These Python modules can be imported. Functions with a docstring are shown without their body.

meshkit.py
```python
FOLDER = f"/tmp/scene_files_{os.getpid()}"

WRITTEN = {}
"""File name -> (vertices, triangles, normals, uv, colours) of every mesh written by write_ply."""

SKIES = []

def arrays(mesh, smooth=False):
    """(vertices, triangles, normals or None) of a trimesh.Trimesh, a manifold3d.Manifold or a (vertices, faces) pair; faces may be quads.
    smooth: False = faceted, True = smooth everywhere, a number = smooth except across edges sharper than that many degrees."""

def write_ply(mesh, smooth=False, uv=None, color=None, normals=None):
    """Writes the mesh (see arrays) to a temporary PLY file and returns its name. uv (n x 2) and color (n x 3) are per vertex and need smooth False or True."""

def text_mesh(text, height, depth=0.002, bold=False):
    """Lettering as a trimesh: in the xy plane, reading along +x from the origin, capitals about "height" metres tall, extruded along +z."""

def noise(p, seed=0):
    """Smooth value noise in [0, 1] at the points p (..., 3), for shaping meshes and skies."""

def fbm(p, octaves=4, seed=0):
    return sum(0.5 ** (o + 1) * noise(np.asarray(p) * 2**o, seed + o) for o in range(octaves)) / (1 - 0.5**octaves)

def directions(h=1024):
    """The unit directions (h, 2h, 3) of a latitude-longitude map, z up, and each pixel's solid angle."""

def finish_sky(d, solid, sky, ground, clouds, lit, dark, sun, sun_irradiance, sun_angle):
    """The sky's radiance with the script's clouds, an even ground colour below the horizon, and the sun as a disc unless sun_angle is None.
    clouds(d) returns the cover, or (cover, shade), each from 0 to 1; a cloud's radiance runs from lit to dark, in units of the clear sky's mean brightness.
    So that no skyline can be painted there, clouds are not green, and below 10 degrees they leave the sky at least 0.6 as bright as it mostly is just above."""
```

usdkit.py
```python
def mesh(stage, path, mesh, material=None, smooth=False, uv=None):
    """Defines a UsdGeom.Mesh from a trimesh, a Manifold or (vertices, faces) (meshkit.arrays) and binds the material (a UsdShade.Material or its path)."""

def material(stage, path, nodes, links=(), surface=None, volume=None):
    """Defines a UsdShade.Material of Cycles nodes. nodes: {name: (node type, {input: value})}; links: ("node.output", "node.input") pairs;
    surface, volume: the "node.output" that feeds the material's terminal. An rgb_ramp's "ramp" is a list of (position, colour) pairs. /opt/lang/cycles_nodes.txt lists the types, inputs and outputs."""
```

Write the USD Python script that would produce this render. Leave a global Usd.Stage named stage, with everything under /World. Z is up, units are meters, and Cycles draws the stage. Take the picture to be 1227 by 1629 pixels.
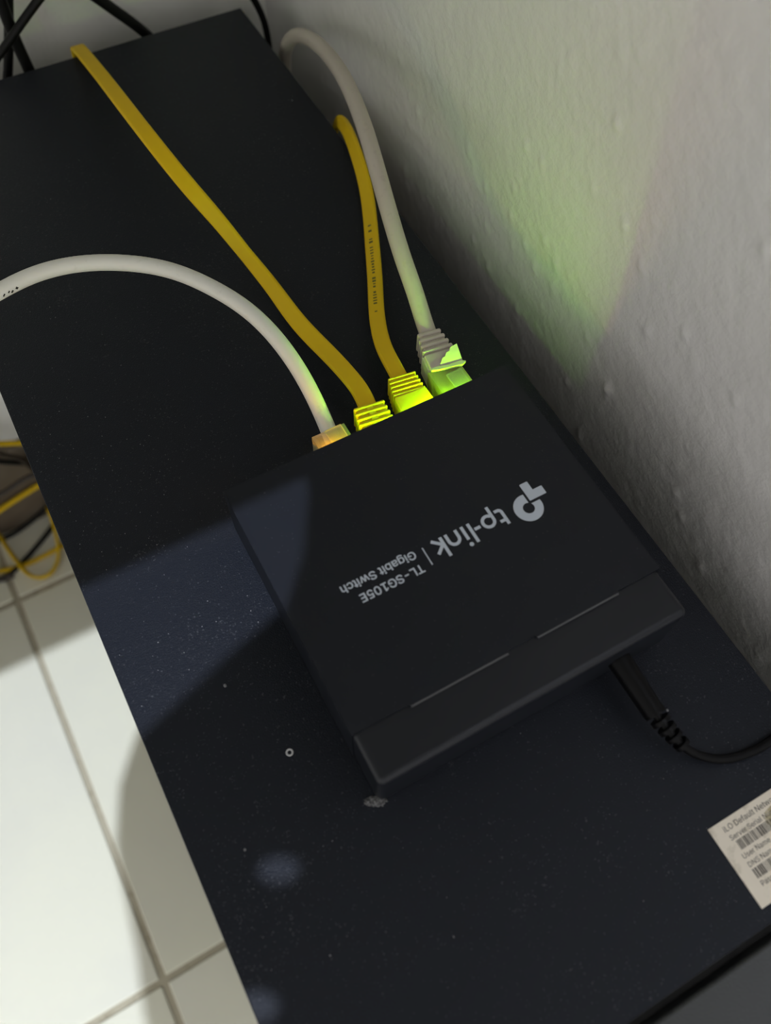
import math, random
import numpy as np
import trimesh
import manifold3d as m3
from manifold3d import Manifold, CrossSection
from scipy.interpolate import CubicSpline
from shapely.geometry import Polygon, Point, LineString, box as sbox
from shapely.ops import unary_union
from shapely import affinity
from pxr import Usd, UsdGeom, UsdLux, UsdShade, Gf, Sdf
import usdkit, meshkit

random.seed(7)
rng = np.random.default_rng(7)
stage = Usd.Stage.CreateInMemory()
UsdGeom.SetStageUpAxis(stage, 'Z')
UsdGeom.SetStageMetersPerUnit(stage, 1.0)
UsdGeom.Xform.Define(stage, '/World')
UsdGeom.Scope.Define(stage, '/World/Looks')

H = 0.371            # the top of the tower server above the floor; heights below are measured from that top
SERVER_W, SERVER_BACK, SERVER_SEAM = 0.1706, 0.3606, -0.0763
WALL_X, WALL_Y = 0.025, 0.391
SW_X0, SW_Y0, SW_W, SW_D, SW_TOP, SW_BOT = -0.1193, 0.0, 0.1, 0.0972, 0.027, 0.002

# ---------------------------------------------------------------- camera
cam = UsdGeom.Camera.Define(stage, '/World/camera')
F_PX, W_PX = 1329.17, 1227.0
cam.CreateHorizontalApertureAttr(6.4)
cam.CreateFocalLengthAttr(6.4 * F_PX / W_PX)
cam.CreateFStopAttr(2.1)
cam.CreateFocusDistanceAttr(0.285)
cam.CreateClippingRangeAttr(Gf.Vec2f(0.01, 100))
CAM_RIGHT = (0.87646805, -0.48127527, 0.01333705)
CAM_DOWN = (-0.41854093, -0.77532688, -0.4729606)
CAM_FWD = (0.23796481, 0.40895275, -0.88098263)
cam.AddTransformOp().Set(Gf.Matrix4d(*CAM_RIGHT, 0, *[-c for c in CAM_DOWN], 0, *[-c for c in CAM_FWD], 0,
                                     -0.13874504, -0.03312585, 0.24488842 + H, 1))
cam.CreateExposureAttr(0.0)

# ---------------------------------------------------------------- light: an unseen ceiling lamp, placed to light the floor and server top, and the dim light of the room
dome = UsdLux.DomeLight.Define(stage, '/World/room_light')
dome.CreateColorAttr(Gf.Vec3f(1.0, 0.98, 0.965))
dome.CreateIntensityAttr(0.28)
lamp = UsdLux.SphereLight.Define(stage, '/World/unseen_ceiling_lamp')
lamp.CreateRadiusAttr(0.013)
lamp.AddTranslateOp().Set(Gf.Vec3d(-0.30, -0.845, 2.1 + H))
lamp.CreateColorAttr(Gf.Vec3f(0.92, 1.0, 1.17))
lamp.CreateIntensityAttr(30500.0)

# ---------------------------------------------------------------- helpers
used = {}
def numbered(path):
    if path not in used:
        used[path] = 0
        return path
    used[path] += 1
    return f'{path}_{used[path]:03d}'

def pathof(parent):
    return '/World' if parent is None else str(parent.GetPath())

def thing(name, label, cat, group=None, kind=None, loc=(0, 0, 0)):
    x = UsdGeom.Xform.Define(stage, numbered('/World/' + name))
    x.AddTranslateOp().Set(Gf.Vec3d(*loc))
    p = x.GetPrim()
    meta(p, label, cat, group, kind)
    return p

def meta(p, label=None, cat=None, group=None, kind=None):
    for k, v in (('label', label), ('category', cat), ('group', group), ('kind', kind)):
        if v:
            p.SetCustomDataByKey(k, v)
    return p

origin_of = {}
def obj(name, mesh, mat, parent=None, smooth=35, label=None, kind=None, cat=None, group=None, up=True):
    v, f, n = meshkit.arrays(mesh, False)
    v = np.array(v, float)
    if up:
        v = v + [0, 0, H]
    if parent is not None:
        for q in (parent.GetPath().GetPrefixes()):
            v = v - origin_of.get(str(q), np.zeros(3))
    m = usdkit.mesh(stage, numbered(pathof(parent) + '/' + name), trimesh.Trimesh(v, f, process=True), mat, smooth=smooth)
    return meta(m.GetPrim(), label, cat, group, kind)

def rooted(name, label, cat, base, **k):
    """A thing whose Xform stands at its base (base is measured from the server's top)."""
    p = thing(name, label, cat, loc=(base[0], base[1], base[2] + H), **k)
    origin_of[str(p.GetPath())] = np.array([base[0], base[1], base[2] + H])
    return p

def man(mesh):
    return Manifold(m3.Mesh(np.asarray(mesh.vertices, np.float32), np.asarray(mesh.faces, np.uint32)))

def bx(x0, x1, y0, y1, z0, z1):
    return Manifold.cube([x1 - x0, y1 - y0, z1 - z0]).translate([x0, y0, z0])

def rbox(x0, x1, y0, y1, z0, z1, r=0.001, n=12):
    s = Manifold.sphere(r, n)
    pts = [s.translate([x, y, z]) for x in (x0 + r, x1 - r) for y in (y0 + r, y1 - r) for z in (z0 + r, z1 - r)]
    return Manifold.batch_hull(pts)

def prism(shape, z0, z1):
    geoms = getattr(shape, 'geoms', [shape])
    out = []
    for g in geoms:
        m = trimesh.creation.extrude_polygon(g, z1 - z0, engine='earcut')
        m.apply_translation([0, 0, z0])
        out.append(m)
    return trimesh.util.concatenate(out)

def join(ms):
    t = []
    for m in ms:
        v, f, _ = meshkit.arrays(m, False)
        t.append(trimesh.Trimesh(v, f, process=False))
    return trimesh.util.concatenate(t)

def spline(pts, step=0.002):
    p = np.asarray(pts, float)
    d = np.r_[0, np.cumsum(np.sqrt(np.linalg.norm(np.diff(p, axis=0), axis=1)))]
    cs = CubicSpline(d, p)
    u = np.linspace(0, d[-1], 2000)
    q = cs(u)
    s = np.r_[0, np.cumsum(np.linalg.norm(np.diff(q, axis=0), axis=1))]
    n = max(8, int(s[-1] / step))
    w = np.interp(np.linspace(0, s[-1], n), s, u)
    return cs(w), w, d

def frames(c, twist=None):
    t = np.gradient(c, axis=0)
    t /= np.linalg.norm(t, axis=1, keepdims=True)
    side = np.cross(t[0], [0, 0, 1.0])
    if np.linalg.norm(side) < 0.1:
        side = np.array([1.0, 0, 0])
    side /= np.linalg.norm(side)
    S = []
    for i in range(len(c)):
        side = side - t[i] * (side @ t[i])
        side /= np.linalg.norm(side)
        S.append(side)
    S = np.array(S)
    N = np.cross(S, t)
    if twist is not None:
        a = np.radians(twist)[:, None]
        S, N = S * np.cos(a) + N * np.sin(a), N * np.cos(a) - S * np.sin(a)
    return t, S, N

def sweep(c, S, N, profile):
    profile = np.asarray(profile)
    k, n = len(profile), len(c)
    v = c[:, None] + profile[None, :, :1] * S[:, None] + profile[None, :, 1:] * N[:, None]
    v = v.reshape(-1, 3)
    i, j = np.meshgrid(np.arange(n - 1), np.arange(k), indexing='ij')
    a, b = i * k + j, i * k + (j + 1) % k
    q = np.stack([a, b, b + k, a + k], -1).reshape(-1, 4)
    f = np.vstack([q[:, [0, 1, 2]], q[:, [0, 2, 3]]])
    caps = [[0, (j + 1) % k, j][::-1] for j in range(1, k - 1)], [[(n - 1) * k + x for x in (0, j, j + 1)] for j in range(1, k - 1)]
    f = np.vstack([f, [[0, j, j + 1][::-1] for j in range(1, k - 1)], caps[1]])
    m = trimesh.Trimesh(v, f, process=False)
    m.fix_normals()
    return m

def circle(r, n=20):
    a = np.arange(n) * 2 * np.pi / n
    return np.c_[r * np.cos(a), r * np.sin(a)]

def flat(w, h, r=None, n=5):
    """Rounded rectangle profile w wide, h thick."""
    r = r or h * 0.45
    out = []
    for cx, cy, a0 in ((1, 1, 0), (-1, 1, 90), (-1, -1, 180), (1, -1, 270)):
        for k in range(n):
            a = math.radians(a0 + 90 * k / (n - 1))
            out.append([cx * (w / 2 - r) + r * math.cos(a), cy * (h / 2 - r) + r * math.sin(a)])
    return np.array(out)

def tube(pts, r, step=0.002, n=20):
    c, _, _ = spline(pts, step)
    _, S, N = frames(c)
    return sweep(c, S, N, circle(r, n))

def text(s, x, y, h, z=0.0, depth=0.00006, bold=False, width=None, rot=0.0):
    """Lettering whose line starts at (x, y); rot in degrees about z."""
    m = meshkit.text_mesh(s, h, depth, bold)
    if width:
        m.apply_scale([width / (m.bounds[1, 0] - m.bounds[0, 0]), 1, 1])
    m.apply_translation([-m.bounds[0, 0], 0, 0])
    m.apply_transform(trimesh.transformations.rotation_matrix(math.radians(rot), [0, 0, 1]))
    m.apply_translation([x, y, z])
    return m

# ---------------------------------------------------------------- materials
def mat(name, color, rough=0.5, bump=None, spots=None, **k):
    """bump: (scale per metre, height in metres); spots: (scale, colour, low, high) noise-mixed second colour."""
    nodes = {'p': ('principled_bsdf', {'base_color': color, 'roughness': rough, **k})}
    links = []
    if bump or spots:
        nodes['g'] = ('geometry', {})
    if spots:
        sc, c2, lo, hi = spots
        nodes['n'] = ('noise_texture', {'scale': sc, 'detail': 4.0, 'roughness': 0.6})
        nodes['r'] = ('map_range', {'from_min': lo, 'from_max': hi, 'clamp': True})
        nodes['c'] = ('mix_color', {'a': color, 'b': c2})
        links += [('g.position', 'n.vector'), ('n.fac', 'r.value'), ('r.result', 'c.fac'), ('c.result', 'p.base_color')]
    if bump:
        nodes['bn'] = ('noise_texture', {'scale': bump[0], 'detail': 3.0, 'roughness': 0.6})
        nodes['b'] = ('bump', {'distance': bump[1], 'strength': 1.0})
        links += [('g.position', 'bn.vector'), ('bn.fac', 'b.height'), ('b.normal', 'p.normal')]
    return usdkit.material(stage, '/World/Looks/' + name, nodes, links, surface='p.BSDF')

M = {}
# powder-coated steel of the server, with fine grain and dusty flecks
M['server'] = usdkit.material(stage, '/World/Looks/server_paint', {
    'g': ('geometry', {}),
    'grain': ('noise_texture', {'scale': 2200.0, 'detail': 2.0}),
    'b': ('bump', {'distance': 0.00022, 'strength': 0.8}),
    'fleck': ('noise_texture', {'scale': 1500.0, 'detail': 1.0}),
    'patch': ('noise_texture', {'scale': 55.0, 'detail': 4.0, 'roughness': 0.65}),
    'pm': ('map_range', {'from_min': 0.42, 'from_max': 0.66, 'to_min': 0.0, 'to_max': 0.07, 'clamp': True}),
    'add': ('math', {'math_type': 'add'}),
    'fm': ('map_range', {'from_min': 0.70, 'from_max': 0.84, 'clamp': True}),
    'c': ('mix_color', {'a': (0.0120, 0.0142, 0.0205), 'b': (0.062, 0.066, 0.075)}),
    'p': ('principled_bsdf', {'roughness': 0.40, 'specular_ior_level': 0.16}),
}, [('g.position', 'grain.vector'), ('grain.fac', 'b.height'), ('b.normal', 'p.normal'), ('g.position', 'fleck.vector'), ('g.position', 'patch.vector'),
    ('patch.fac', 'pm.value'), ('pm.result', 'add.value1'), ('fleck.fac', 'add.value2'), ('add.value', 'fm.value'), ('fm.result', 'c.fac'), ('c.result', 'p.base_color')], surface='p.BSDF')
M['bezel'] = mat('bezel_plastic', (0.035, 0.038, 0.039), 0.45, bump=(1600, 0.00008))
M['switch'] = usdkit.material(stage, '/World/Looks/switch_paint', {
    'g': ('geometry', {}),
    'grain': ('noise_texture', {'scale': 2600.0, 'detail': 2.0}),
    'b': ('bump', {'distance': 0.00008, 'strength': 0.7}),
    'fleck': ('noise_texture', {'scale': 1700.0, 'detail': 1.0}),
    'fm': ('map_range', {'from_min': 0.72, 'from_max': 0.86, 'clamp': True}),
    'c': ('mix_color', {'a': (0.0115, 0.0132, 0.0185), 'b': (0.07, 0.072, 0.078)}),
    'p': ('principled_bsdf', {'roughness': 0.36, 'specular_ior_level': 0.22}),
}, [('g.position', 'grain.vector'), ('grain.fac', 'b.height'), ('b.normal', 'p.normal'), ('g.position', 'fleck.vector'), ('fleck.fac', 'fm.value'), ('fm.result', 'c.fac'), ('c.result', 'p.base_color')], surface='p.BSDF')
M['edge_glint'] = mat('cut_edge_glint', (0.075, 0.075, 0.08), 0.4)  # lighter grey puts the light caught by the lid's cut edge into colour
M['jack'] = mat('jack_plastic', (0.008, 0.008, 0.008), 0.4)
M['contact'] = mat('gold_contact', (0.75, 0.5, 0.15), 0.3, metallic=1.0)
M['print'] = mat('grey_print', (0.52, 0.57, 0.66), 0.6)
M['switch_base'] = mat('switch_base_paint', (0.0125, 0.0142, 0.0190), 0.30, bump=(2600, 0.00003), specular_ior_level=0.30)
M['rubber'] = mat('black_rubber', (0.012, 0.012, 0.012), 0.6)
M['black_cable'] = mat('black_cable', (0.007, 0.007, 0.007), 0.45, specular_ior_level=0.2)
M['dc_cable'] = mat('thin_black_cable', (0.004, 0.004, 0.0045), 0.35, specular_ior_level=0.12)
M['brown_cable'] = mat('dark_brown_cable', (0.03, 0.02, 0.013), 0.5)
M['white_cable'] = mat('white_cable', (0.75, 0.74, 0.68), 0.45, spots=(300, (0.64, 0.63, 0.57), 0.6, 0.8))
M['grey_cable'] = mat('grey_cable', (0.52, 0.47, 0.40), 0.5, spots=(300, (0.45, 0.40, 0.34), 0.55, 0.8))
M['yellow_cable'] = mat('yellow_cable', (0.76, 0.50, 0.004), 0.5, specular_ior_level=0.25)
M['yellow_boot'] = mat('yellow_boot', (0.70, 0.54, 0.008), 0.45, specular_ior_level=0.3)
M['ink'] = mat('black_ink', (0.02, 0.018, 0.01), 0.6)
M['faint_ink'] = mat('worn_ink', (0.13, 0.11, 0.02), 0.6)
M['grey_ink'] = mat('worn_label_ink', (0.055, 0.05, 0.045), 0.7)
def clear_plastic(name, tint, milk, milk_color):
    return usdkit.material(stage, '/World/Looks/' + name, {
        't': ('transparent_bsdf', {'color': tint}), 'g': ('glossy_bsdf', {'color': (1, 1, 1), 'roughness': 0.08}), 'f': ('fresnel', {'IOR': 1.45}), 'm': ('mix_closure', {}),
        'd': ('diffuse_bsdf', {'color': milk_color}), 'tl': ('translucent_bsdf', {'color': milk_color}), 'm1': ('mix_closure', {'fac': 0.5}), 'm2': ('mix_closure', {'fac': milk})},
        [('f.fac', 'm.fac'), ('t.BSDF', 'm.closure1'), ('g.BSDF', 'm.closure2'), ('d.BSDF', 'm1.closure1'), ('tl.BSDF', 'm1.closure2'), ('m.closure', 'm2.closure1'), ('m1.closure', 'm2.closure2')], surface='m2.closure')
M['clear'] = clear_plastic('clear_plastic', (0.93, 0.93, 0.88), 0.24, (0.75, 0.75, 0.66))
M['cloudy'] = clear_plastic('cloudy_plastic', (0.85, 0.82, 0.6), 0.45, (0.62, 0.55, 0.36))
M['label'] = mat('worn_paper_label', (0.80, 0.73, 0.62), 0.7, spots=(180, (0.45, 0.40, 0.31), 0.5, 0.72))
M['label_stain'] = mat('label_stain', (0.42, 0.36, 0.22), 0.7, spots=(400, (0.6, 0.54, 0.42), 0.45, 0.6))
M['residue'] = mat('grey_residue', (0.19, 0.19, 0.195), 0.8, bump=(1500, 0.0004), spots=(1800, (0.04, 0.04, 0.042), 0.42, 0.58))
M['ring'] = mat('pale_residue', (0.55, 0.55, 0.56), 0.7)
M['dust'] = mat('dust', (0.22, 0.22, 0.23), 0.9)
M['tile'] = mat('white_tile', (0.80, 0.79, 0.645), 0.22, spots=(9, (0.75, 0.74, 0.63), 0.45, 0.75))
M['tile2'] = mat('white_tile_warm', (0.79, 0.78, 0.63), 0.22, spots=(7, (0.74, 0.73, 0.62), 0.45, 0.75))
M['grout'] = mat('grout', (0.46, 0.42, 0.31), 0.9, spots=(120, (0.34, 0.30, 0.21), 0.5, 0.7))
M['wall'] = usdkit.material(stage, '/World/Looks/wall_paint', {
    'g': ('geometry', {}),
    'n1': ('noise_texture', {'scale': 420.0, 'detail': 4.0, 'roughness': 0.55}),
    'b': ('bump', {'distance': 0.00055, 'strength': 0.55}),
    'n2': ('noise_texture', {'scale': 14.0, 'detail': 5.0, 'roughness': 0.6}),
    'r': ('map_range', {'from_min': 0.35, 'from_max': 0.7, 'clamp': True}),
    'c': ('mix_color', {'a': (0.76, 0.74, 0.735), 'b': (0.71, 0.69, 0.685)}),
    'p': ('principled_bsdf', {'roughness': 0.6}),
}, [('g.position', 'n1.vector'), ('n1.fac', 'b.height'), ('b.normal', 'p.normal'), ('g.position', 'n2.vector'), ('n2.fac', 'r.value'), ('r.result', 'c.fac'), ('c.result', 'p.base_color')], surface='p.BSDF')
M['wood'] = mat('brown_wood', (0.09, 0.055, 0.03), 0.5, spots=(30, (0.06, 0.035, 0.02), 0.4, 0.7))
M['wall_back'] = mat('back_wall_paint', (0.86, 0.86, 0.82), 0.6, bump=(420, 0.0003), spots=(14, (0.78, 0.78, 0.74), 0.4, 0.7))
M['skirting'] = mat('brown_skirting_tile', (0.17, 0.135, 0.095), 0.35, spots=(25, (0.13, 0.10, 0.07), 0.4, 0.7))
M['shade_board'] = mat('shade_board_grey', (0.46, 0.45, 0.43), 0.55)
def glow(name, color, strength):
    return usdkit.material(stage, '/World/Looks/' + name, {'p': ('principled_bsdf', {'base_color': (0.2, 0.2, 0.2), 'emission_color': color, 'emission_strength': strength})}, [], surface='p.BSDF')
M['led_green'] = glow('green_led', (0.33, 1.0, 0.0), 130.0)
M['led_bright'] = glow('bright_green_led', (0.33, 1.0, 0.0), 560.0)
M['led_amber'] = glow('amber_led', (1.0, 0.43, 0.0), 290.0)

# ---------------------------------------------------------------- the room: floor, walls, added shadow-casting board above
T = 0.300
fl = rooted('floor', 'white square ceramic tile floor with dark grout', None, (0, 0, -H), kind='structure')
obj('grout', bx(-2.2, WALL_X + 0.1, -2.0, WALL_Y + 0.1, -H - 0.05, -H - 0.0016), M['grout'], fl)
g0, ga = np.array([-0.2618, 0.0216]), 0.012
for i in range(-6, 2):
    for j in range(-7, 2):
        s = T / 2 - 0.0021
        t = rbox(-s, s, -s, s, -0.008, 0, 0.0012, 8)
        c = g0 + T * np.array([(i + .5) * math.cos(ga) - (j + .5) * math.sin(ga), (i + .5) * math.sin(ga) + (j + .5) * math.cos(ga)])
        t = t.rotate([0, 0, math.degrees(ga)]).translate([c[0], c[1], -H])
        t = t ^ bx(-9, WALL_X + 0.0005, -9, WALL_Y + 0.0005, -2, 2)
        if t.is_empty():
            continue
        obj('tile', t, M['tile'] if (i * 3 + j) % 2 else M['tile2'], fl)

def wall_grid(u, v, disp, place):
    uu, vv = np.meshgrid(u, v, indexing='ij')
    P = place(uu, vv, disp(uu, vv)).reshape(-1, 3)
    n, k = len(u), len(v)
    i, j = np.meshgrid(np.arange(n - 1), np.arange(k - 1), indexing='ij')
    a = i * k + j
    return P, np.stack([a, a + k, a + k + 1, a + 1], -1).reshape(-1, 4)

BUMPS = [(.2311, .0177), (.1919, .0263), (.1780, .0198), (.1613, .0317), (.1603, .0202), (.1560, .0083), (.1493, .0155), (.1812, -.0098), (.1685, -.0136), (.1307, .0218),
         (.1288, .0116), (.1457, -.0168), (.1057, .0077), (.1212, .0854), (.1588, .0514), (.1390, .0258), (.1414, .0106), (.1502, .0840), (.1230, .0608), (.1060, .0595),
         (.0944, .0534), (.0825, .0351), (.0695, .0471), (.0592, .0901), (.1741, .0027), (.2392, -.0169), (.1081, -.0220), (.1492, .0513), (.0887, -.0032), (.0881, -.0031),
         (.0929, -.0386), (.0439, -.0117), (.0373, -.0186), (.0204, -.0296), (.0441, .0441)]
bump_list = [(y, z, random.uniform(.0013, .0021), random.uniform(.0005, .0009)) for y, z in BUMPS]
bump_list += [(random.uniform(-.15, .38), random.uniform(-.08, .19), random.uniform(.0007, .0026), random.uniform(.0001, .0003)) for _ in range(190)]
def wall_disp(y, z):
    d = 0.0004 * (meshkit.fbm(np.stack([y * 40, z * 40, 0 * y], -1), 3, 3) - .5) + 0.0004 * (meshkit.fbm(np.stack([y * 260, z * 260, 0 * y + 5], -1), 2, 9) - .5)
    for cy, cz, r, h in bump_list:
        s = (np.abs(y - cy) < 4 * r) & (np.abs(z - cz) < 4 * r)
        if s.any():
            d[s] += h * np.exp(-(((y[s] - cy) / r) ** 2 + ((z[s] - cz) / (1.35 * r)) ** 2))
    edge = np.clip(np.minimum.reduce([y + .2, WALL_Y - y, z + .16, .2 - z]) / .02, 0, 1)
    return d * edge
ys = np.r_[np.linspace(-2.0, -0.2, 6)[:-1], np.arange(-.2, WALL_Y, .0011), WALL_Y]
zs = np.r_[np.linspace(-H - .01, -.16, 3)[:-1], np.arange(-.16, .2, .0011), np.linspace(.2, 2.1, 5)]
wm = wall_grid(ys, zs, wall_disp, lambda y, z, d: np.stack([WALL_X - d, y, z], -1))
obj('wall_right', join([trimesh.Trimesh(*(wm[0], np.vstack([wm[1][:, [0, 2, 1]], wm[1][:, [0, 3, 2]]])), process=False), bx(WALL_X + .002, WALL_X + .1, -2.0, WALL_Y + .1, -H - .01, 2.1)]),
    M['wall'], smooth=True, kind='structure', label='white painted plaster wall with small bumps, right of the server')
obj('wall_back', bx(-2.2, WALL_X + .002, WALL_Y, WALL_Y + .1, -H - .01, 2.1), M['wall_back'], kind='structure', label='white painted wall behind the server, seen past its rear edge')

obj('baseboard_back', rbox(-2.2, WALL_X + .002, WALL_Y - .0075, WALL_Y + .001, -H - .005, -.276, .0015, 8), M['skirting'], kind='structure', label='dark brown skirting tile along the back wall')

# added board above the view, outlined to shape the lamp shadow on the server
inner = [(-.3, -.0467), (-.125, -.0467), (-.128, -.058), (-.137, -.073), (-.147, -.084), (-.165, -.089), (-.187, -.096), (-.215, -.105), (-.243, -.118), (-.2605, -.139),
         (-.272, -.165), (-.276, -.19), (-.28, -.215), (-.285, -.235), (-.29, -.27), (-.29, -.30)]
board = Polygon([(-1.0, WALL_Y), (-1.0, -.0467)] + inner + [(-.055, -.295), (-.034, -.20), (-.022, -.16), (-.009, -.095), (.003, -.03), (WALL_X, .05), (WALL_X, WALL_Y)]).buffer(0)
for cx, cy in ((-.1748, -.1375), (-.1905, -.1595)):  # holes added to drop two small lamp spots on the server
    board = board.difference(affinity.rotate(affinity.scale(Point(cx, cy).buffer(.0054), 1.0, 1.2), 25))
obj('added_shade_board', prism(board, .33, .346), M['shade_board'], kind='structure', label='added board out of view above the server, shaped to cast the shadow on it')

# unseen low box out of view at left, placed to darken the back corner
bxs = rooted('unseen_shade_box', 'unseen low brown wooden box out of view at left, placed to darken the back corner', 'box', (-.62, .295, -H), kind='structure')
obj('panel', rbox(-.80, -.43, .215, WALL_Y - .004, -.371, -.06, .003, 8), M['wood'], bxs)
obj('top_board', rbox(-.81, -.42, .205, WALL_Y - .002, -.0601, -.042, .003, 8), M['wood'], bxs)

# ---------------------------------------------------------------- the tower server
sv = rooted('tower_server', 'black steel tower server standing on the tiled floor beside the wall', 'server', (-SERVER_W / 2, .12, -H))
obj('casing', rbox(-SERVER_W, 0, SERVER_SEAM, SERVER_BACK, -.362, 0, .0005, 12), M['server'], sv)
obj('seam', bx(-SERVER_W + .002, -.002, SERVER_SEAM - .0036, SERVER_SEAM + .001, -.36, -.009), M['jack'], sv)
obj('bezel', rbox(-SERVER_W - .0004, .0004, SERVER_SEAM - .048, SERVER_SEAM - .0030, -.362, .0002, .0010, 16), M['bezel'], sv)
for fx in (-SERVER_W + .018, -.018):
    for fy in (-.09, .33):
        obj('foot', Manifold.cylinder(.0092, .011, .012, 32).translate([fx, fy, -.371]), M['rubber'], sv)

# sticker with worn print
LX, LY = -.0421, -.0497
st = obj('sticker', rbox(LX, .0, LY - .0227, LY, -.0001, .00022, .0001, 4), M['label'], sv, label='worn grey paper label with barcodes')
lines = [('iLO Default Network Settings', -.0383, -.0527, .00150, None), ('Server Serial Number', -.0381, -.0552, .00135, None),
         ('User Name', -.0381, -.0605, .00135, None), ('DNS Name', -.0381, -.0629, .00135, None), ('Password', -.0381, -.0682, .00135, None)]
for s, x, y, h, w in lines:
    obj('printed_line', text(s, x, y, h, .0002), M['grey_ink'], st, smooth=False)
for y0, y1, x0, n in ((-.0583, -.0557, -.0372, 34), (-.0661, -.0635, -.0381, 34)):
    x, bars = x0, []
    for k in range(n):
        w = random.choice([.00018, .00018, .00032, .00045])
        bars.append(bx(x, x + w, y0, y1, .0002, .00026))
        x += w + random.choice([.0002, .0002, .00038])
        if x > -.002:
            break
    obj('barcode', join(bars), M['grey_ink'], st, smooth=False)
obj('stain', prism(Polygon([(-.0262, -.0560), (-.0248, -.0541), (-.0226, -.0536), (-.0204, -.0540), (-.0192, -.0558), (-.0200, -.0580), (-.0218, -.0590), (-.0236, -.0578), (-.0250, -.0581)]).buffer(.0004), .00019, .00024), M['label_stain'], st, smooth=False, label='brownish worn patch of the label')

# marks on the paint: a pale ring, a grey scrape of old glue, dust
c, _, _ = spline([(-.1347 + .00085 * math.cos(a), .0248 + .00085 * math.sin(a), .0002) for a in np.linspace(0, 2 * math.pi, 17)], .0001)
_, S_, N_ = frames(c)
obj('ring_mark', sweep(c, S_, N_, circle(.00026, 8)), M['ring'], sv, label='pale hollow ring mark on the paint')
pm = trimesh.creation.icosphere(3, 1.0)
pv = pm.vertices * [.0028, .0014, .0005]
pv = pv * (1 + 1.1 * (meshkit.fbm(pm.vertices * 3 + 10, 3, 2) - .5))[:, None]
pm.vertices = pv @ trimesh.transformations.rotation_matrix(-.5, [0, 0, 1])[:3, :3].T + [-.1197, .0012, .0002]
obj('glue_residue', pm, M['residue'], sv, smooth=True, label='grey crumbly glue residue at the corner of the switch')
flecks = []
spots = [(-.1431, .0517, .0005), (-.1567, .0071, .0005), (-.1176, -.0385, .00028), (-.1479, -.0268, .0003), (-.0083, .2852, .0004), (-.0312, -.0176, .0004)]
spots += [(random.uniform(-.168, -.004), random.uniform(-.07, .355), random.uniform(.00006, .00016)) for _ in range(170)]
spots += [(random.uniform(-.168, -.125), random.uniform(.05, .22), random.uniform(.00006, .0002)) for _ in range(110)]
for x, y, r in spots:
    if SW_X0 - .001 < x < SW_X0 + SW_W + .001 and -.001 < y < SW_Y0 + SW_D + .001:
        continue
    f = trimesh.creation.icosphere(0, r)
    f.vertices = f.vertices * rng.uniform(.6, 1.3, 3) + [x, y, r * .3]
    flecks.append(f)
obj('dust', join(flecks), M['dust'], sv, smooth=False, kind='stuff', label='scattered pale dust specks')

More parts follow.
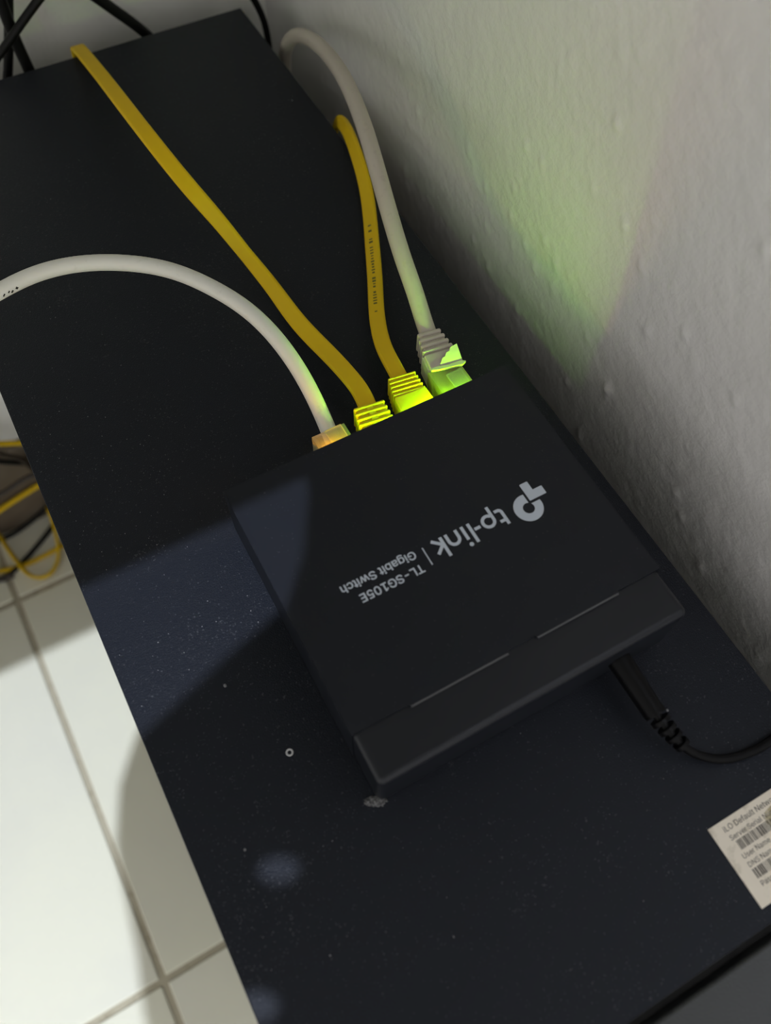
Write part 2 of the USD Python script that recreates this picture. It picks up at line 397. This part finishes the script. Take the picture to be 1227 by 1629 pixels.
# ---------------------------------------------------------------- the network switch
sw = rooted('network_switch', 'small flat black metal network switch with grey lettering lying on the server', 'network switch', (SW_X0 + SW_W / 2, SW_D / 2, 0))
X0, X1, Y1 = SW_X0, SW_X0 + SW_W, SW_D
LID = .0146
JX = [-.0950, -.0797, -.0646, -.0490, -.0335]
body = rbox(X0 + .0004, X1 - .0004, 0, Y1 - .0006, SW_BOT, SW_TOP - .0009, .0021, 32)
for x in JX:
    body = body - bx(x - .0062, x + .0062, Y1 - .016, Y1 + .01, .0088, .0184)
body = body - Manifold.cylinder(.006, .0032, .0032, 32).rotate([-90, 0, 0]).translate([-.0399, -.001, .0125])
obj('base', body, M['switch_base'], sw, smooth=40)
lid_outline = Polygon([(X0, LID), (X0 + .017, LID), (X0 + .0172, LID - .0006), (X0 + .048, LID - .0006), (X0 + .0482, LID), (X0 + .057, LID), (X0 + .0572, LID - .0006),
                       (X0 + .085, LID - .0006), (X0 + .0852, LID), (X1, LID), (X1, Y1), (X0, Y1)])
lid = man(prism(lid_outline, SW_TOP - .0010, SW_TOP)) + bx(X0, X0 + .0007, LID, Y1, SW_BOT + .001, SW_TOP - .0001) + bx(X1 - .0007, X1, LID, Y1, SW_BOT + .001, SW_TOP - .0001)
obj('lid', lid, M['switch'], sw, smooth=False)
obj('lid_edge', join([sweep(np.array([[a, LID - .00065, SW_TOP - .00028], [b, LID - .00065, SW_TOP - .00028]]), np.array([[0, 1., 0]] * 2), np.array([[0, 0, 1.]] * 2), circle(.00034, 8))
                      for a, b in ((X0 + .0175, X0 + .0478), (X0 + .0575, X0 + .0848))]), M['edge_glint'], sw)
for fx in (X0 + .011, X1 - .011):
    for fy in (.011, Y1 - .011):
        obj('rubber_foot', Manifold.cylinder(.0021, .005, .0055, 24).translate([fx, fy, 0]), M['rubber'], sw)
for x in JX:
    j = obj('jack', bx(x - .0061, x + .0061, Y1 - .0155, Y1 - .0149, .0089, .0183), M['jack'], sw)
    obj('contact', join([bx(x - .0045 + k * .00128, x - .0045 + k * .00128 + .0004, Y1 - .0149, Y1 - .004, .0176, .0179) for k in range(8)]), M['contact'], j)
for x, kind in ((-.0760, 'green'), (-.0685, 'green'), (-.0607, 'green'), (-.0528, 'green'), (-.0452, 'bright'), (-.0373, 'bright'), (-.0297, 'bright')):
    obj('indicator_lamp', rbox(x - .0012, x + .0012, Y1 - .0014, Y1 - .0004, .0196, .0212, .0002, 6), M['led_' + kind], sw, label=kind.replace('bright', 'green') + ' indicator light above a jack')

for q in (rbox(-.0825, -.0795, Y1 - .0012, Y1 + .0022, .0184, .0200, .0002, 6),):
    obj('indicator_lamp', q, M['led_amber'], sw, label='amber indicator light beside a jack')

# lettering on the lid: it reads from the wall side, so text runs along -x with its top towards -y
def lid_print(m):
    v, f, _ = meshkit.arrays(m, False)
    v = np.array(v) * [-1, -1, 1]
    return trimesh.Trimesh(v, f, process=False)
ZP = SW_TOP + .00001
def stroke(pts, w):
    return LineString(pts).buffer(w / 2, cap_style=2, join_style=1, resolution=12)
# word mark, in its own frame: u along the reading direction, v up; then u = -x, v = -y
U0, V0 = 0.0490, -.0531
w = .00098
xh = .0046
asc = .0066
def arc(cx, cy, r, a0, a1, n=24):
    return [(cx + r * math.cos(math.radians(a)), cy + r * math.sin(math.radians(a))) for a in np.linspace(a0, a1, n)]
r = xh / 2 - w / 2
letters = [
    unary_union([stroke([(.0006, asc * .88), (.0006, w / 2 + .0008)] + arc(.0006 + .0010, w / 2 + .0010, .0010, 180, 270, 8) + [(.0027, w / 2)], w), stroke([(.0006, xh - w / 2), (.0026, xh - w / 2)], w)]),
    unary_union([stroke([(.0039, -.0021), (.0039, xh / 2)] + arc(.0039 + r, xh / 2, r, 180, -140, 40), w)]),
    stroke([(.0087, xh * .56), (.0107, xh * .56)], w),
    stroke([(.0117, 0), (.0117, asc)], w),
    unary_union([stroke([(.0139, 0), (.0139, xh)], w), Point(.0139, asc - .0003).buffer(.00066)]),
    stroke([(.0160, 0), (.0160, xh / 2)] + arc(.0160 + r * .92, xh - r * .92 - w / 2, r * .92, 180, 0, 24) + [(.0160 + 2 * r * .92, 0)], w),
    unary_union([stroke([(.0211, 0), (.0211, asc)], w), stroke([(.0241, 0), (.0214, xh * .52), (.0240, xh)], w)]),
]
mark = affinity.translate(unary_union(letters), U0, V0)
obj('word_mark', lid_print(prism(mark, ZP, ZP + .00005)), M['print'], sw, smooth=False)
ring = Point(.0417, -.0491).buffer(.00455, resolution=32).difference(Point(.0417, -.0489).buffer(.00180, resolution=24))
ring = ring.difference(Polygon([(.0408, -.0499), (.0408, -.058), (.030, -.058), (.030, -.0499)]))
cross = Polygon([(.0400, -.0508), (.0400, -.0568), (.0396, -.0569), (.0372, -.0569), (.0372, -.0537), (.0343, -.0537), (.0341, -.0535), (.0341, -.0508)])
emblem = unary_union([ring, cross.buffer(-.0002).buffer(.0002)])
obj('emblem', lid_print(prism(emblem, ZP, ZP + .00005)), M['print'], sw, smooth=False)
obj('divider_line', lid_print(prism(sbox(.0761, -.0526, .07645, -.0466), ZP, ZP + .00005)), M['print'], sw, smooth=False)
obj('lettering', lid_print(text('TL-SG105E', .0790, -.0483, .00255, ZP, .00005, bold=True, width=.0203)), M['print'], sw, smooth=False)
obj('lettering', lid_print(text('Gigabit Switch', .0790, -.0530, .00245, ZP, .00005, bold=True, width=.0240)), M['print'], sw, smooth=False)

# ---------------------------------------------------------------- cables plugged into the switch
def plug_body(x, y_in, y_out, z0=.0093, z1=.0175, wd=.0117):
    b = bx(x - wd / 2, x + wd / 2, y_in, y_out, z0, z1)
    return b - bx(x - wd / 2 + .0015, x + wd / 2 - .0015, y_in + .011, y_out + .001, z0 + .0012, z1 - .0012)

def latch(x, y0, y1, z):
    return rbox(x - .003, x + .003, y0, y1, z, z + .0011, .0003, 6)

def twisted(pts, tw, prof, step=.0015):
    c, u, d = spline(pts, step)
    t = np.interp(u, d, tw)
    _, S, N = frames(c, t)
    return sweep(c, S, N, prof), c, S, N

# 1 white round cable with bare clear plug
w1 = rooted('network_cable', 'white round network cable with a bare clear plug, arching left over the server', 'cable', (-.0797, .1, .0135))
w1_pts = [(-.0795, .0960, .0135), (-.0790, .1020, .0135), (-.0783, .1088, .0137), (-.0777, .1150, .0149), (-.0776, .1249, .0190), (-.0792, .1376, .0250), (-.0838, .1535, .0300), (-.0922, .1700, .0320), (-.1040, .1857, .0320),
          (-.1240, .1997, .0310), (-.1409, .2044, .0300), (-.1547, .2048, .0280), (-.1750, .2025, .0240), (-.23, .19, .006), (-.31, .175, -.06), (-.40, .16, -.2), (-.43, .16, -.33), (-.47, .15, -.3675), (-.6, .12, -.3682)]
obj('jacket', tube(w1_pts, .00275), M['white_cable'], w1, smooth=True)
obj('plug', plug_body(-.0793, .0835, .1078, .0093, .0176), M['clear'], w1, smooth=False, label='clear plastic plug')
obj('latch', latch(-.0778, .0900, .1074, .0178), M['clear'], w1, smooth=False)
wc, _, _ = spline(w1_pts, .001)
for x, dn in ((-.1545, .75), (-.1524, .70), (-.1506, .82), (-.1490, .72)):
    k = int(np.argmin(np.linalg.norm(wc[:, :2] - [x, .2048], axis=1)))
    t_ = (wc[k + 1] - wc[k - 1]) / np.linalg.norm(wc[k + 1] - wc[k - 1])
    d_ = np.array([.0, -.62, .785]); d_ -= t_ * (d_ @ t_); d_ /= np.linalg.norm(d_)
    s_ = np.cross(t_, d_); s_ *= -np.sign(s_[1])
    n_ = d_ * math.sqrt(1 - dn * dn) + s_ * dn
    b = trimesh.creation.box([random.uniform(.0006, .0011), random.uniform(.0004, .0009), .0002])
    e_ = np.cross(n_, t_)
    b.vertices = b.vertices[:, :1] * (t_ * .8 + e_ * .6) + b.vertices[:, 1:2] * (e_ * .8 - t_ * .6) + b.vertices[:, 2:] * n_ + wc[k] + n_ * .00272
    obj('printed_mark', b, M['ink'], w1, smooth=False)

# 2 yellow flat cable crossing the server to its rear edge
ya = rooted('network_cable', 'yellow flat network cable with a ribbed boot, running long across to the rear edge', 'cable', (-.0646, .1, .0135))
ya_pts = [(-.0640, .1060, .0135), (-.0622, .1125, .0137), (-.0613, .1200, .0135), (-.0615, .1299, .0120), (-.0623, .1431, .0090), (-.0644, .1622, .0065), (-.0655, .1824, .0060), (-.0683, .2006, .0090), (-.0725, .2151, .0160),
          (-.0771, .2285, .0230), (-.0823, .2601, .0290), (-.0830, .3074, .0210), (-.0824, .3462, .0100), (-.0820, .3600, .0040), (-.0815, .3650, -.005), (-.0810, .3655, -.03), (-.080, .3655, -.15), (-.080, .3655, -.33)]
ya_tw = [0, 0, 0, 4, 14, 32, 50, 62, 48, 22, 4, 0, 0, 0, 0, 0, 0, 0]
m, _, _, _ = twisted(ya_pts, ya_tw, flat(.0064, .0021))
obj('jacket', m, M['yellow_cable'], ya, smooth=True)
def ribbed_boot(x0, y0, x1, y1, w0, w1_, h, n, z=.0135):
    """Boot from the switch side (x0, y0) to the cable side (x1, y1): ribs with grooves between."""
    out = []
    L_ = math.hypot(x1 - x0, y1 - y0)
    ang = math.degrees(math.atan2(x1 - x0, y1 - y0))
    p = L_ / n
    for k in range(n):
        wk = w0 + (w1_ - w0) * (k + .5) / n
        out.append(rbox(-wk / 2, wk / 2, k * p, k * p + p * .62, -h / 2, h / 2, p * .28, 12))
    core = Manifold.batch_hull([bx(-w0 / 2 + .0007, w0 / 2 - .0007, 0, .0005, -h / 2 + .0006, h / 2 - .0006), bx(-w1_ / 2 + .0007, w1_ / 2 - .0007, L_ - .001, L_ - p * .4, -h / 2 + .0006, h / 2 - .0006)])
    b = core
    for o in out:
        b = b + o
    return b.rotate([0, 0, -ang]).translate([x0, y0, z]), ang
bt, ang = ribbed_boot(-.0645, .0985, -.0628, .1112, .0128, .0108, .0098, 6)
br = bx(-.0011, .0011, .002, .0117, .0040, .0047).rotate([0, 0, -ang]).translate([-.0645, .0985, .0135])
obj('boot', bt + br, M['yellow_boot'], ya, smooth=40, label='ribbed yellow plug boot')
obj('plug', plug_body(-.0646, .0835, .0990), M['clear'], ya, smooth=False)

# 3 yellow flat cable with printing, leaving over the right edge
yb = rooted('network_cable', 'yellow flat network cable with faint black printing, bending into the gap by the wall', 'cable', (-.0490, .1, .0135))
yb_pts = [(-.0480, .1085, .0135), (-.0470, .1160, .0135), (-.0459, .1240, .0128), (-.0435, .1354, .0100), (-.0369, .1524, .0060), (-.0292, .1680, .0045), (-.0217, .1839, .0040), (-.0104, .2091, .0045), (-.0048, .2262, .0062), (-.0008, .2417, .0066),
          (.0022, .2530, .0040), (.0058, .2680, -.0050), (.0085, .282, -.03), (.010, .295, -.08), (.011, .31, -.2), (.0115, .32, -.34)]
yb_tw = [0, 0, 0, 4, 10, 15, 20, 30, 42, 52, 60, 70, 75, 75, 75, 75]
m, cc, SS, NN = twisted(yb_pts, yb_tw, flat(.0060, .0024))
obj('jacket', m, M['yellow_cable'], yb, smooth=True)
marks = []
for i in range(len(cc) - 1):
    if .150 < cc[i][1] < .195 and random.random() < .72:
        o, ss, nn = cc[i] + NN[i] * .0012, SS[i], NN[i]
        if nn[2] < 0:
            o, nn = cc[i] - NN[i] * .0012, -nn
        tt = np.cross(ss, nn)
        hw, ln = random.choice([.0005, .0007, .0008]), random.uniform(.00025, .0005)
        b = trimesh.creation.box([2 * hw, 2 * ln, .00008])
        b.vertices = b.vertices[:, :1] * ss + b.vertices[:, 1:2] * tt + b.vertices[:, 2:] * nn + o
        marks.append(b)
obj('printed_marks', join(marks), M['faint_ink'], yb, smooth=False)
bt, ang = ribbed_boot(-.0484, .1082, -.0472, .1166, .0118, .0098, .0092, 5)
blk = Manifold.batch_hull([rbox(-.0064, .0064, 0, .002, -.005, .005, .0006, 8), rbox(-.0058, .0058, .0085, .0102, -.0047, .0047, .0006, 8)]).rotate([0, 0, -4]).translate([-.0490, .0982, .0135])
obj('boot', bt + blk, M['yellow_boot'], yb, smooth=40, label='yellow plug boot with a smooth collar')
obj('plug', plug_body(-.0490, .0835, .0990), M['clear'], yb, smooth=False)

# 4 grey cable with a broken boot, looping along the wall
wr = rooted('network_cable', 'grey round network cable with a torn ribbed boot, looping up beside the wall', 'cable', (-.0335, .1, .0135))
wr_pts = [(-.0310, .1130, .0135), (-.0298, .1210, .0135), (-.0287, .1300, .0148), (-.0265, .1426, .0200), (-.0250, .1553, .0265), (-.0208, .1760, .0345), (-.0146, .1984, .0380), (-.0086, .2187, .0370), (-.0016, .2449, .0330), (.0048, .2751, .0250), (.0076, .2987, .0170),
          (.0085, .3169, .0070), (.0090, .3300, -.008), (.0100, .337, -.035), (.0115, .342, -.1), (.0120, .345, -.33)]
obj('jacket', tube(wr_pts, .0031), M['grey_cable'], wr, smooth=True)
ax = np.array([(-.0296) - (-.0322), .1283 - .1115])
angw = math.degrees(math.atan2(ax[0], ax[1]))
def wr_place(b):
    return b.rotate([0, 0, -angw]).translate([-.0322, .1113, .0135])
hood = rbox(-.0056, .0056, 0, .0070, -.0052, .0050, .0004, 6) - bx(-.0046, .0046, -.01, .0062, -.0042, .0041)
core = Manifold.batch_hull([bx(-.0050, .0050, .006, .0066, -.0042, .0042), bx(-.0036, .0036, .0165, .0172, -.0036, .0036)])
for k in range(4):
    y = .0078 + k * .0026
    wk = .0112 - k * .0008
    core = core + rbox(-wk / 2, wk / 2, y, y + .0015, -.0050 + k * .0003, .0050 - k * .0002, .0005, 8)
tear_shape = Polygon([(.0060, .0068), (.0060, .0004), (-.0012, .0006), (-.0020, .0014), (-.0012, .0022), (-.0006, .0033), (.0006, .0036), (.0014, .0048), (.0026, .0050), (.0034, .0062)])
obj('torn_scrap', wr_place(man(prism(tear_shape, 0, .0006)).translate([0, -.0004, 0]).rotate([22, 0, 0]).translate([0, .0006, .0044])), M['grey_cable'], wr, smooth=False, label='scrap of torn boot bent up')
obj('boot', wr_place(hood + core), M['grey_cable'], wr, smooth=40, label='ribbed grey boot with a torn front')
tri = Polygon([(.0058, .0005), (.0069, -.0002), (.0052, -.0012), (.003, -.0010), (0, -.0008), (-.003, -.0006), (-.0056, -.0001), (-.0056, .0006), (-.0030, .0008), (.001, .0003), (.004, .0006)])
obj('torn_flap', wr_place(man(prism(tri, .0043, .0054))), M['grey_cable'], wr, smooth=False, label='ragged torn edge of the boot')
obj('side_flap', wr_place(man(prism(Polygon([(-.0046, .0), (.0070, .0), (.0070, .0085), (-.0002, .0085)]), -.00035, .00035)).rotate([90, 0, 0]).rotate([0, 0, 90]).translate([-.0059, 0, -.0047])), M['grey_cable'], wr, smooth=False)
obj('plug', plug_body(-.0330, .0835, .1125, .0093, .0176).rotate([0, 0, 0]), M['cloudy'], wr, smooth=False, label='yellowed clear plug')
obj('latch', latch(-.0312, .0930, .1085, .0177), M['clear'], wr, smooth=False)

# power lead on the near side
dc = rooted('power_lead', 'thin black power lead with a ribbed barrel plug on the near side of the switch', 'cable', (-.0399, -.005, 0))
obj('barrel', Manifold.batch_hull([Manifold.cylinder(.001, .0036, .0036, 28).rotate([90, 0, 0]).translate([-.0399, .0004, .0125]), Manifold.cylinder(.001, .0032, .0032, 28).rotate([96, 0, 0]).translate([-.0397, -.0165, .0110])]), M['dc_cable'], dc)
obj('barrel_tip', Manifold.cylinder(.008, .0026, .0026, 24).rotate([-90, 0, 0]).translate([-.0399, -.001, .0125]), M['contact'], dc)
rc, _, _ = spline([(-.0396, -.0165, .0110), (-.0386, -.0225, .0095), (-.0366, -.0284, .0072)], .0003)
for i in range(5):
    k = int(i / 4 * (len(rc) - 6)) + 2
    t_ = rc[k + 1] - rc[k - 1]
    t_ /= np.linalg.norm(t_)
    q = trimesh.creation.cylinder(radius=.0032 - .0002 * i, height=.0013, sections=24)
    q.apply_transform(trimesh.geometry.align_vectors([0, 0, 1], t_))
    q.apply_translation(rc[k])
    obj('strain_relief', q, M['dc_cable'], dc)
obj('wire', tube([(-.0396, -.0150, .0112), (-.0386, -.0225, .0095), (-.0366, -.0284, .0072), (-.0338, -.0318, .0046), (-.0272, -.0365, .0024), (-.0183, -.0389, .0017), (-.0108, -.0392, .0015), (-.0008, -.0375, .0016), (.0060, -.034, -.004), (.0105, -.030, -.03), (.0120, -.028, -.12), (.0120, -.028, -.34)], .00135, .0015, 14), M['dc_cable'], dc, smooth=True)

# ---------------------------------------------------------------- loose cables behind and beside the server
def loose(name, label, pts, r, mt, group='loose cables behind the server', flatw=None):
    if flatw:
        c, u, d = spline(pts, .004)
        _, S, N = frames(c)
        m = sweep(c, S, N, flat(*flatw))
    else:
        m = tube(pts, r, .004, 14)
    return obj(name, m, M[mt], None, smooth=True, label=label, cat='cable', group=group)
up = 'loose cables behind the server'
loose('power_cable', 'thick black cable slanting down behind the far left of the server edge', [(-.1080, .3722, .30), (-.1058, .3722, .06), (-.1058, .3720, .0226), (-.1059, .3720, .0077), (-.1050, .3720, -.0073), (-.1046, .3720, -.03), (-.105, .372, -.2), (-.105, .372, -.36)], .0027, 'black_cable', up)
loose('power_cable', 'black cable hanging straight down, behind two others crossing it at the top left', [(-.06, .3800, .30), (-.0890, .3800, .06), (-.0993, .3795, .0283), (-.1049, .3790, .0131), (-.1139, .3785, -.0085), (-.120, .3785, -.025), (-.126, .380, -.1), (-.126, .380, -.36)], .0022, 'black_cable', up)
loose('power_cable', 'black cable crossing in front of the others from upper right to lower left', [(-.04, .3655, .30), (-.0720, .3655, .05), (-.0854, .3660, .0292), (-.0908, .3660, .0252), (-.1041, .3660, .0157), (-.1149, .3660, .0078), (-.1260, .3660, -.001), (-.140, .366, -.03), (-.150, .367, -.2), (-.150, .367, -.36)], .0019, 'black_cable', up)
loose('power_cable', 'straight black cable ending at the middle of the server rear edge', [(-.11, .3745, .30), (-.083, .3742, .05), (-.0715, .3740, .0242), (-.0640, .3740, .0147), (-.0548, .3740, .0039), (-.0464, .3740, -.0068), (-.038, .3740, -.03), (-.03, .374, -.2), (-.03, .374, -.36)], .0026, 'black_cable', up)
loose('power_cable', 'thin black cable curving down in the corner of the two walls', [(-.01, .367, .25), (.0045, .3665, .02), (.0071, .3665, .0034), (.0097, .3665, -.0019), (.0125, .3665, -.0095), (.0142, .3665, -.0174), (.0150, .3665, -.05), (.015, .367, -.36)], .0017, 'black_cable', up)
lo = 'cables on the floor beside the server'
loose('network_cable', 'dull yellow cable uppermost in the tangle left of the server', [(-.40, .372, -.30), (-.2311, .3760, -.2481), (-.2166, .3770, -.2562), (-.2061, .3770, -.2631), (-.1945, .3770, -.2707), (-.14, .377, -.30)], .0019, 'yellow_cable', lo)
loose('power_cable', 'dark brown cable looping over the black one left of the server', [(-.36, .370, -.29), (-.2293, .3710, -.2438), (-.2189, .3720, -.2620), (-.2124, .3720, -.2710), (-.2091, .3725, -.2821), (-.2066, .3725, -.3039), (-.205, .373, -.36)], .0019, 'brown_cable', lo)
loose('power_cable', 'level black cable below the brown loop left of the server', [(-.40, .3790, -.20), (-.2380, .3795, -.2644), (-.2252, .3795, -.2776), (-.2092, .3795, -.2926), (-.1976, .3795, -.3063), (-.15, .3795, -.33)], .0020, 'black_cable', lo)
loose('power_cable', 'dark brown cable rising to the right under the level black cable', [(-.40, .374, -.33), (-.2477, .3670, -.2986), (-.2323, .3660, -.2954), (-.2166, .3660, -.2905), (-.2014, .3660, -.2897), (-.15, .366, -.29)], .0020, 'brown_cable', lo)
loose('network_cable', 'dull yellow cable slanting along the wall in the middle of the tangle', [(-.45, .378, -.365), (-.2646, .3795, -.3390), (-.2471, .3795, -.3327), (-.2163, .3795, -.3237), (-.1975, .3795, -.3205), (-.14, .3795, -.31)], .0022, 'yellow_cable', lo)
loose('power_cable', 'upper of two short parallel black cables left of the server', [(-.275, .3800, -.3690), (-.2540, .3780, -.3685), (-.2359, .3780, -.3631), (-.2180, .3780, -.3541), (-.2009, .3780, -.3457), (-.15, .378, -.33)], .0020, 'black_cable', lo)
loose('power_cable', 'lower of two short parallel black cables left of the server', [(-.27, .342, -.3690), (-.2495, .3510, -.3685), (-.2351, .3591, -.3680), (-.2208, .3676, -.3660), (-.205, .376, -.3600), (-.15, .379, -.34)], .0020, 'black_cable', lo)
loose('network_cable', 'bright yellow flat cable curling in a loop on the floor tiles', [(-.275, .44 - .06, -.33), (-.2592, .3770, -.3590), (-.2571, .3653, -.3600), (-.2535, .3469, -.3630), (-.2472, .3311, -.3640), (-.2373, .3270, -.3650), (-.2271, .3346, -.3660), (-.2209, .3470, -.3620), (-.2173, .3644, -.3560), (-.215, .372, -.345)], .003, 'yellow_cable', lo, flatw=(.0060, .0026))
loose('network_cable', 'yellow cable lying under the curled flat one on the floor', [(-.34, .362, -.3690), (-.2823, .3538, -.3690), (-.2682, .3505, -.3690), (-.2514, .3471, -.3688), (-.2236, .3485, -.3688), (-.2057, .3517, -.3690), (-.17, .356, -.369)], .0019, 'yellow_cable', lo)
loose('power_cable', 'short dark brown cable end lowest in the tangle on the floor', [(-.36, .346, -.3686), (-.2850, .3443, -.3686), (-.2702, .3436, -.3686), (-.2614, .3427, -.3686)], .0024, 'brown_cable', lo)
